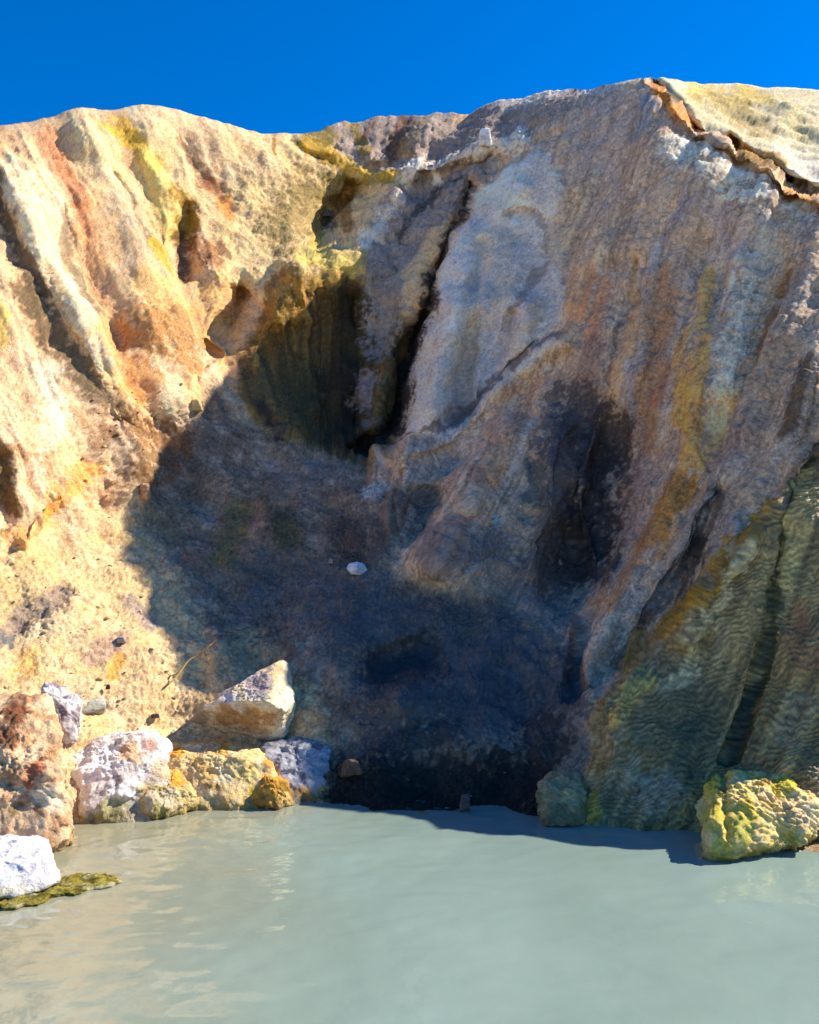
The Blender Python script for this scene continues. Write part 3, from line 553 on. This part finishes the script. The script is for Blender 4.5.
# orange ledge
stone('ledge_rock', 'ochre ledge rock with orange streaks at the waterline, under the wedge boulder', 'rock', (216, 772, 4.95),
  [(152,738,5.2),(185,735,5.3),(225,738,5.3),(266,742,5.2),(276,752,4.95),(156,757,4.72),(200,754,4.70),(240,754,4.72),(272,757,4.74),(150,815,4.5),(190,820,4.48),(230,814,4.52),(276,812,4.54),(284,796,4.64),(152,830,4.47),(274,828,4.47),(148,800,4.8),(286,815,5.3),(146,815,5.3),(160,735,5.4),(274,742,5.4)],
  ['E2C084','DCB068','E6CEA0'], sub=7, sharp=11, amp=.085, freq=2.1, seed=5, crumbs=.022, dd=.38,
  stains=[('E09A28',.9,9,177,752),('DE9A30',.9,8,175,775),('C8922C',.8,8,168,797),('D8952E',.8,6,224,748),('DEB838',.85,12,258,795),('D0AC34',.8,8,268,805),('BCA040',.7,6,195,810),('E4C878',.6,16,245,770),('8A7040',.7,4,213,785),('D88A28',.8,8,270,765)])
stone('rock', 'small grey crusted rock with an orange foot, right of the ochre ledge', 'rock', (297, 768, 4.95),
  [(260,750,4.9),(284,738,5.05),(320,735,5.08),(329,748,4.95),(330,792,4.66),(300,802,4.58),(274,792,4.62),(276,764,4.75),(322,760,4.82),(258,742,5.3),(328,738,5.3),(258,802,5.2),(334,805,5.1),(328,806,4.64),(286,806,4.56),(278,826,4.56),(330,824,4.60)],
  ['A4A2A4','BAB6B4','74747A'], sub=6, sharp=11, amp=.11, freq=2.2, seed=8, crumbs=.05, dd=.44,
  stains=[('C08A2C',.95,14,282,793),('B8842C',.9,12,305,797),('B08430',.9,11,322,795),('D08A24',.9,9,270,775),('5A4018',.7,4,293,797)])
stone('rock', 'white and pink rock with an ochre hollow at the waterline, left of the orange ledge', 'rock', (118, 775, 4.82),
  [(62,750,4.85),(88,738,4.92),(116,727,5.02),(150,726,5.05),(170,740,4.98),(178,768,4.72),(60,795,4.6),(66,824,4.42),(95,822,4.38),(120,806,4.45),(172,806,4.52),(178,818,4.55),(60,745,5.2),(168,735,5.3),(62,828,5.0),(182,822,5.0),(92,760,4.66),(130,760,4.72),(66,842,4.38),(176,834,4.46)],
  ['DCD2C8','E4DCD4','C0B2AA'], sub=7, sharp=10, amp=.12, freq=1.9, seed=12, crumbs=.035, dd=.24,
  stains=[('CE9C6C',.85,14,130,752),('C88C74',.8,9,148,745),('E8E2E2',.8,18,90,768),('D2B48A',.8,13,163,770),('B89C58',.85,16,150,795),('A89C60',.85,18,112,812),('8C8A70',.7,10,130,808),('5A5048',.8,4,118,741),('4E4848',.7,4,119,778),('8A8488',.6,8,140,770),('6A6450',.8,9,72,822)])
stone('rock', 'tall rust-brown rock pillar at the left edge, standing in the pool', 'rock', (20, 780, 4.5),
  [(-60,690,4.8),(0,682,4.8),(30,679,4.85),(54,690,4.8),(62,730,4.6),(66,780,4.4),(74,815,4.25),(78,845,4.15),(58,858,4.06),(10,852,4.05),(-60,850,4.1),(-60,710,4.45),(8,708,4.5),(36,735,4.42),(60,700,5.1),(78,850,4.7),(-60,850,4.7),(-60,690,5.1)],
  ['CEAA82','DABE9A','B88C64'], sub=7, sharp=9, amp=.12, freq=2.2, seed=15, crumbs=.075,
  stains=[('6E3E26',.9,15,14,712),('74442A',.9,14,8,738),('7A4A30',.7,9,22,698),('A85C3C',.85,10,36,770),('8A4A30',.85,7,30,785),('9A6040',.7,9,25,800),('7C5030',.7,7,36,812),('7A6430',.7,7,12,810),('E0CDAE',.7,14,55,800)])
stone('rock', 'grey-white knobbly rock leaning behind the rust-brown pillar', 'rock', (62, 715, 4.98),
  [(40,684,5.0),(52,678,5.05),(66,688,5.05),(79,700,5.02),(81,722,4.9),(74,740,4.8),(52,746,4.78),(44,720,4.85),(58,700,4.86),(70,708,4.86),(42,690,5.3),(80,705,5.3),(78,746,5.2),(42,746,5.2)],
  ['C4BAB4','D8D2CA','92868A'], sub=6, sharp=10, amp=.12, freq=2.2, seed=18, crumbs=.08, dd=.06, stains=[('7A6C76',.75,11,62,712)])
stone('rock', 'flat grey slab half buried in the bank behind the white and pink rock', 'rock', (90, 706, 5.3),
  [(70,696,5.3),(88,691,5.4),(104,697,5.35),(106,706,5.2),(88,712,5.12),(72,714,5.12),(72,722,5.3),(104,718,5.3),(70,700,5.6),(106,700,5.6)],
  ['B4B0A2','C6C0AE','94927F'], sub=5, sharp=12, amp=.10, freq=2.2, seed=19, crumbs=.04, dd=.2)
wr = stone('rock', 'bright white rock in the pool at the lower left corner, algae at its foot', 'rock', (15, 865, 3.85),
  [(-50,838,3.95),(0,832,3.98),(34,834,3.98),(50,844,3.92),(62,868,3.74),(66,884,3.68),(40,894,3.6),(0,904,3.52),(-50,907,3.5),(-20,850,3.72),(28,856,3.74),(60,880,4.1),(-50,880,4.2),(40,838,4.2),(-40,838,4.25)],
  ['DEDCDC','E6E4E4','C8C4C8'], sub=6, sharp=10, amp=.10, freq=1.8, seed=21, crumbs=.03)
# mat of algae along the foot of the white rock
dF, fF = ico(6)
Pf = dF*np.array([.34, .13, .022])
aF = fbm(np.c_[Pf[:, 0], Pf[:, 1], Pf[:, 2]*0], 7, 4, .6, off=3)
Pf = Pf*np.c_[1+.25*aF, 1+.5*aF, 1+1.2*fbm(Pf, 15, 5, .7, off=6)]
Pf[:, 2] = np.maximum(Pf[:, 2], -.02)
colf = np.tile(lin('86782E'), (len(Pf), 1))
for hx, sc_, of in (('6A5A14', 18, 31), ('988E3C', 20, 33), ('A8A078', 14, 36), ('524A1E', 26, 39)):
    mm = sstep(.1, .4, fbm(Pf, sc_, 3, .6, off=of)); colf = colf*(1-mm[:, None])+lin(hx)*mm[:, None]
fr_ = mesh_obj('algae_fringe', Pf, fF, M_ROCK, colf, parent=wr)
fr_.location = at(40, 891, 3.70)-np.array(wr.location); fr_.location.z = .004-wr.location.z
fr_.rotation_euler = (0, 0, .55)
fr_['label'] = 'yellow-green algae fringe'
# sunlit yellow-green knob at the right
def ripple_stone(ob, sc, amp):
    me = ob.data; n = len(me.vertices); co = np.zeros(n*3, np.float32); me.vertices.foreach_get('co', co); co = co.reshape(-1, 3)
    nr = np.zeros(n*3, np.float32); me.vertices.foreach_get('normal', nr); nr = nr.reshape(-1, 3)
    A = co+np.array(ob.location)
    sx = CX+A[:, 0]/A[:, 1]*F; sy = HZ-(A[:, 2]-CAMH)/A[:, 1]*F
    qq = np.c_[co[:, 0]*sc*.42+.4*fbm(co, 6, 2, off=2), (co[:, 2]+.3*co[:, 0])*sc+1.3*fbm(co, 5, 2, off=4), co[:, 1]*0]
    _, ee, ic = cells(qq, 1.0, 3.3)
    h = np.clip(ee, 0, .5)-.25+.35*(((ic*29) % 61)/61.-.5)
    gr, _ = segdist(sx+3*fbm(co, 9, 2), sy, [(722, 765), (724, 800), (731, 840)])
    co = co+nr*(h*amp-.03*np.exp(-(gr/4)**2))[:, None]
    me.vertices.foreach_set('co', co.ravel()); me.update()
lump_o = stone('travertine_knob', 'sunlit yellow-green travertine knob bulging over the pool at the right edge', 'rock', (765, 812, 4.4),
  [(712,777,4.40),(724,767,4.5),(760,764,4.66),(786,768,4.42),(813,788,4.32),(828,806,4.24),(822,828,4.18),(806,840,4.13),(772,838,4.10),(738,862,4.02),(716,869,3.97),(703,860,4.02),(702,815,4.10),(740,812,4.16),(782,806,4.17),(845,800,4.9),(700,770,4.9),(696,868,4.3),(820,850,4.6)],
  ['E8C878','EECC8C','DCBC50'], sub=7, sharp=8, amp=.10, freq=2.0, seed=25, mat=M_ROCK,
  crumbs=.02, stains=[('CCB834',.7,14,710,785),('D4BE44',.55,18,710,820),('C0AC34',.7,16,722,852),('C8C050',.7,14,745,830),('E6C088',.8,20,795,810),('ECCB98',.8,15,808,815),('C89C50',.7,10,770,778),('D4C030',.8,12,785,785),('C8A850',.7,10,790,838),('6A6C18',.7,5,722,790),('8A8A24',.6,6,722,862)])
ripple_stone(lump_o, 30., .022)
stone('rock', 'low peach-coloured rock shelf at the waterline behind the yellow-green knob', 'rock', (795, 855, 4.35),
  [(762,840,4.35),(800,832,4.4),(822,828,4.45),(835,850,4.2),(822,860,4.12),(790,868,4.06),(764,872,4.04),(762,860,4.6),(835,850,4.7),(835,875,4.3),(764,878,4.2)],
  ['B08C5C','C09A68','8A7850'], sub=5, sharp=12, amp=.08, freq=2, seed=27)
stone('rock', 'squat olive-tan rock at the foot of the rippled apron, beside the dark hollow', 'rock', (563, 795, 4.75),
  [(543,775,4.85),(562,766,4.92),(582,768,4.92),(590,785,4.8),(592,815,4.62),(575,828,4.5),(545,826,4.52),(536,800,4.66),(550,787,4.66),(578,787,4.68),(545,775,5.2),(592,775,5.2),(592,828,5.0),(540,828,5.0)],
  ['AC946A','C0A876','8C7A54'], sub=6, sharp=8, amp=.17, freq=2, seed=30, crumbs=.05, dd=.08, stains=[('94782A',.8,10,590,808)])

# crusts that weld the ledge together at the waterline
stone('rock', 'low ochre crust lump at the waterline, wedged between the white-pink rock and the ochre ledge', 'rock', (168, 794, 4.92),
  [(140,790,4.8),(158,776,4.95),(178,768,5.05),(194,782,5.0),(200,806,4.9),(186,818,4.80),(150,822,4.70),(136,812,4.72),(160,796,4.74),(182,796,4.82),(140,825,5.1),(198,815,5.2),(165,770,5.3)],
  ['C8AE74','D8C49A','A8904E'], sub=6, sharp=8, amp=.13, freq=2.3, seed=51, crumbs=.06, stains=[('D89428',.85,10,176,778),('A89838',.8,10,160,812)])
stone('rock', 'small orange crust lump at the waterline, between the ochre ledge and the grey rock', 'rock', (276, 790, 5.04),
  [(256,786,4.98),(268,774,5.1),(284,778,5.12),(294,794,5.08),(292,808,4.98),(270,812,4.9),(254,804,4.94),(274,790,4.92),(260,812,5.3),(294,810,5.3),(276,772,5.4)],
  ['C08C34','D2AC64','8E6C28'], sub=6, sharp=8, amp=.13, freq=2.3, seed=57, crumbs=.06)

# smaller stones that stand out: rest on the relief under them
def small(label, px, py, w, h, cols, seed, name='stone', cat='stone', sub=5, sink=.15, group=None, sharp=7, amp=.12, flat=1.0):
    d = depth_at(px, py+h*.6)
    pts = box_pts(px, py, d-.02, w/2/1.05, h/2, w/F*d*.42, .22, seed, .72)
    return stone(name, label, cat, (px, py, d-.02), pts, cols, sub=sub, sharp=sharp, amp=amp, freq=1.7, seed=seed, crumbs=.05, group=group)
dW = depth_at(356, 574)-.03
stone('stone', 'small white stone lying alone in the shaded hollow', 'stone', (356, 569, dW), [(346,568,dW),(350,563,dW+.03),(358,561,dW+.04),(366,565,dW+.02),(367,571,dW),(360,576,dW-.05),(351,574,dW-.05),(357,568,dW-.09),(348,572,dW+.1),(365,573,dW+.1)],
      ['D8DCDE','C4C8CA'], sub=5, sharp=14, amp=.09, freq=1.5, seed=141)
small('white stone standing on the bright crusted rim below the back ridge', 485, 137, 13, 18, ['E8E2DA','D8D0C8'], 42, sub=5)
small('tan stone resting on the sunlit wall just left of the shadow edge', 196, 405, 13, 12, ['D2B880','BC9C68'], 43)
small('thin dark flat stone on the bank left of the wedge boulder', 155, 716, 10, 4.5, ['5C5444','6A604E'], 44)
small('pinkish stone at the waterline under the dark hollow', 465, 803, 11, 17, ['6E5A56','8A7470'], 45)
small('low pale yellow stone at the waterline left of the pinkish one', 422, 815, 17, 6, ['A49C70','8A8458'], 46)
small('grey stone lying low inside the small cave under the saddle', 333, 227, 10, 7, ['8A8A88','75757A'], 47)
small('grey stone lying high inside the small cave under the saddle', 327, 213, 8, 7, ['7C7C78','8C8A84'], 48)
small('dark brown stone on the waterline left of the black hollow', 352, 768, 22, 16, ['5A4A3C','6E5C4C'], 49)
small('rounded clod on the crumbly wall above the shadow edge', 145, 492, 12, 17, ['C49A70','B08458'], 50)
small('little pale stone beside the white stone in the hollow', 331, 561, 5, 4.5, ['A89C90','958C82'], 51)
small('small grey stone on the bank above the flat slab', 121, 640, 11, 7, ['9A9088','AAA098'], 52)
small('dark pebble on the bank below the ochre stain', 108, 687, 5, 4.5, ['4A4036','5A5044'], 53)

# loose stones scattered over the bank, individually placed
n = 0; tries = 0
lab = {'sun': 'loose tan stone scattered on the sunlit gravel bank', 'shade': 'loose grey stone scattered on the shaded floor of the hollow', 'wall': 'loose ochre clod caught on the crumbly sunlit wall'}
grp = {'sun': 'loose stones on the sunlit bank', 'shade': 'loose stones in the hollow', 'wall': 'loose clods on the sunlit wall'}
RP = random.Random(5)
protos = {}
for kind, cols in (('sun', [['CDB484','B89C6C'],['BCA888','8C7C66'],['D6C49A','C4AC7C']]), ('shade', [['7C7874','66645F'],['8E8884','74706A'],['5E5C5C','4A4A4C']]), ('wall', [['D2B27C','B8925C'],['C8A46C','9A7848'],['D8C090','C0A070']])):
    for k, cc in enumerate(cols):
        pl = rock_shape([np.array(p) for p in [(-1,-.8,-.6),(1,-.7,-.6),(-.9,.8,-.6),(.9,.9,-.6),(-.7,-.6,.5),(.8,-.5,.45),(-.6,.6,.6),(.5,.7,.5),(0,-1,.0),(1.15,0,0),(-1.1,.1,.1)]], 3, 12, .10, 1.5, 60+k*3)
        colv = lin(cc[0])*(1-sstep(-.1, .4, fbm(pl[0], 2, 3, off=k)))[:, None]+lin(cc[1])*sstep(-.1, .4, fbm(pl[0], 2, 3, off=k))[:, None]
        protos[(kind, k)] = (pl, colv, None)
seen = {}
while n < 230 and tries < 6000:
    tries += 1
    kind = RP.choice(['sun', 'sun', 'shade', 'wall'])
    if kind == 'sun': px, py = RP.uniform(4, 320), RP.uniform(555, 735)
    elif kind == 'shade': px, py = RP.uniform(180, 560), RP.uniform(470, 790)
    else: px, py = RP.uniform(90, 235), RP.uniform(380, 520)
    i = int(np.argmin(np.abs(PYg[:, int(np.argmin(np.abs(cxs-px)))]-py)))*NC+int(np.argmin(np.abs(cxs-px)))
    if kind == 'sun' and (mH[i] > .4 or mK[i] < .6): continue
    if kind == 'shade' and mH[i] < .8: continue
    if kind == 'wall' and mH[i] > .2: continue
    k = RP.randrange(3)
    rpx = 1.1+1.9*RP.random()**3
    g = V[i]
    pl, colv, me = protos[(kind, k)]
    if me is None:
        o = mesh_obj('pebble', pl[0], pl[1], M_STONE, np.clip(colv, .01, .8)); protos[(kind, k)] = (pl, colv, o)
    else:
        o = me.copy(); C.objects.link(o)
    s = rpx/F*g[1]
    o.scale = (s, s*RP.uniform(.7, 1.1), s*RP.uniform(.55, .9)); o.rotation_euler = (RP.uniform(-.3, .3), RP.uniform(-.3, .3), RP.uniform(0, 6.28))
    o.location = g+np.array([0, -.2*s, .2*s])
    tag(o, lab[kind], 'pebble', grp[kind]); n += 1

# dry stem on the bank
def tube(name, pts, r, mat):
    P = []; Fc = []; k = 6
    for j, p in enumerate(pts):
        t = np.array(pts[min(j+1, len(pts)-1)])-np.array(pts[max(j-1, 0)]); t = t/np.linalg.norm(t)
        u = np.cross(t, [0, 1, .3]); u /= np.linalg.norm(u); v = np.cross(t, u)
        rr = r*(1-.6*j/(len(pts)-1))
        for a_ in range(k): P.append(np.array(p)+rr*(u*math.cos(a_/k*6.283)+v*math.sin(a_/k*6.283)))
    for j in range(len(pts)-1):
        for a_ in range(k): Fc.append([j*k+a_, j*k+(a_+1) % k, (j+1)*k+(a_+1) % k, (j+1)*k+a_])
    o0 = np.array(pts[0])
    o = mesh_obj(name, np.array(P)-o0, Fc, mat, np.tile(lin('B89458'), (len(P), 1))); o.location = o0
    return o
sp_ = []
for k in range(9):
    t = k/8; g = ground_at(170+48*t+1.5*math.sin(k), 690-40*t); sp_.append(g+np.array([0, -.05, .03+.06*math.sin(t*3.1)]))
tag(tube('dry_stem', sp_, .008, M_STONE), 'thin dry stem lying on the sunlit bank above the wedge boulder', 'twig')

# ------------------------------------------------------------------ pool and desert ground
def grid_sheet(name, xs, ys, zf, mat, cf=None):
    X, Y = np.meshgrid(xs, ys); P = np.c_[X.ravel(), Y.ravel(), zf(X.ravel(), Y.ravel())]
    nx = len(xs); r, c = np.meshgrid(np.arange(len(ys)-1), np.arange(nx-1), indexing='ij'); a = (r*nx+c).ravel()
    return mesh_obj(name, P, np.c_[a, a+1, a+nx+1, a+nx], mat, None if cf is None else cf(P))
def pool_r(x, y):
    return np.hypot((x-.3)/5.4, (y-2.2)/4.0)+.06*pn(x*.5, y*.5)
def ground_z(x, y):
    e = sstep(.92, 1.12, pool_r(x, y))
    return -.6+e*(.72+.05*pn(x*.8, y*.8))+np.clip((np.hypot(x, y)-20)/400, 0, 1)*(2*pn(x*.01, y*.01))
xs = np.r_[-np.geomspace(3000, 9, 26), np.linspace(-8.5, 8.5, 90), np.geomspace(9, 3000, 26)]
ys = np.r_[-np.geomspace(3000, 6, 24), np.linspace(-5.5, 8, 80), np.geomspace(8.6, 3000, 26)]
gcol = lambda P: np.clip(lin('D4C098')*(1+.3*fbm(P, .7, 3)[:, None]), .02, .7)
tag(grid_sheet('ground', xs, ys, ground_z, M_ROCK, gcol), 'pale desert ground around and beneath the pool', 'ground', None, 'structure')

mw = bpy.data.materials.new('milky_spring_water'); mw.use_nodes = True
nt = mw.node_tree; ns = nt.nodes; L = nt.links; b = ns['Principled BSDF']
b.inputs['Roughness'].default_value = .04; b.inputs['IOR'].default_value = 1.7
tc = ns.new('ShaderNodeTexCoord')
nz = ns.new('ShaderNodeTexNoise'); nz.inputs['Scale'].default_value = .9; nz.inputs['Detail'].default_value = 4
L.new(tc.outputs['Object'], nz.inputs['Vector'])
rp = ns.new('ShaderNodeValToRGB'); rp.color_ramp.elements[0].position = .3; rp.color_ramp.elements[1].position = .7
rp.color_ramp.elements[0].color = (.19, .265, .225, 1); rp.color_ramp.elements[1].color = (.245, .325, .28, 1)
L.new(nz.outputs['Fac'], rp.inputs['Fac'])
# left shore more olive than the middle: shallow silt plus painted bank reflection
sx = ns.new('ShaderNodeSeparateXYZ'); L.new(tc.outputs['Object'], sx.inputs[0])
sm = ns.new('ShaderNodeMath'); sm.operation = 'MULTIPLY_ADD'; sm.inputs[1].default_value = 1.6
L.new(nz.outputs['Fac'], sm.inputs[0]); L.new(sx.outputs['X'], sm.inputs[2])
mr = ns.new('ShaderNodeMapRange'); mr.interpolation_type = 'SMOOTHSTEP'
mr.inputs['From Min'].default_value = .75; mr.inputs['From Max'].default_value = -.9
L.new(sm.outputs[0], mr.inputs['Value'])
mxw = ns.new('ShaderNodeMix'); mxw.data_type = 'RGBA'; mxw.inputs[7].default_value = (.265, .26, .175, 1)
L.new(mr.outputs['Result'], mxw.inputs[0]); L.new(rp.outputs['Color'], mxw.inputs[6]); L.new(mxw.outputs[2], b.inputs['Base Color'])
n2 = ns.new('ShaderNodeTexNoise'); n2.inputs['Scale'].default_value = 26; n2.inputs['Detail'].default_value = 3
L.new(tc.outputs['Object'], n2.inputs['Vector'])
bp = ns.new('ShaderNodeBump'); bp.inputs['Strength'].default_value = .06; bp.inputs['Distance'].default_value = .02
L.new(n2.outputs['Fac'], bp.inputs['Height']); L.new(bp.outputs['Normal'], b.inputs['Normal'])
wxs = np.linspace(-5.8, 6.4, 420); wys = np.linspace(-2.2, 6.6, 360)
def wz(x, y):
    P = np.c_[x, y*1.6, x*0]
    return .0045*fbm(P, 2.2, 2, off=2)+.0022*fbm(P, 8, 2, off=6)*(1+1.2*sstep(.5, -1.5, x))
tag(grid_sheet('water', wxs, wys, wz, mw), 'milky green-grey hot spring pool in the foreground', 'water', None, 'structure')

# ------------------------------------------------------------------ daylight
sv = np.array([.73, .24, .64]); sv /= np.linalg.norm(sv)
EL = math.asin(sv[2]); AZ = math.atan2(sv[0], sv[1])          # azimuth from +Y towards +X
w = bpy.data.worlds.new('World'); bpy.context.scene.world = w; w.use_nodes = True
nt = w.node_tree; ns = nt.nodes; L = nt.links
sky = ns.new('ShaderNodeTexSky'); sky.sky_type = 'NISHITA'; sky.sun_disc = False
sky.sun_elevation = EL; sky.sun_rotation = AZ; sky.altitude = 2000; sky.air_density = 1.0; sky.dust_density = .2; sky.ozone_density = 3.0
hs = ns.new('ShaderNodeHueSaturation'); hs.inputs['Saturation'].default_value = 1.52; hs.inputs['Value'].default_value = 1.0; hs.inputs['Hue'].default_value = .509
L.new(sky.outputs['Color'], hs.inputs['Color'])
bg = ns['Background']; bg.inputs['Strength'].default_value = .106
L.new(hs.outputs['Color'], bg.inputs['Color'])
sl = bpy.data.lights.new('sun', 'SUN'); sl.energy = 4.3; sl.angle = math.radians(.5); sl.color = (1, .91, .77)
so = bpy.data.objects.new('sun', sl); C.objects.link(so); so.location = (20, 10, 25)
so.rotation_euler = (math.pi/2-EL, 0, math.pi-AZ)
import mathutils
so.rotation_euler = mathutils.Vector(sv).to_track_quat('Z', 'Y').to_euler()

# ------------------------------------------------------------------ camera
cam = bpy.data.cameras.new('camera'); co = bpy.data.objects.new('camera', cam); C.objects.link(co)
cam.sensor_fit = 'AUTO'; cam.sensor_width = 36; cam.lens = F/1024*36; cam.shift_y = (HZ-512)/1024
cam.clip_end = 8000; cam.clip_start = .05
co.location = (0, 0, CAMH); co.rotation_euler = (math.pi/2, 0, 0)
sc = bpy.context.scene; sc.camera = co
sc.view_settings.view_transform = 'Standard'; sc.view_settings.look = 'None'; sc.view_settings.gamma = 1; sc.view_settings.use_curve_mapping = False
sc.view_settings.exposure = 1.06
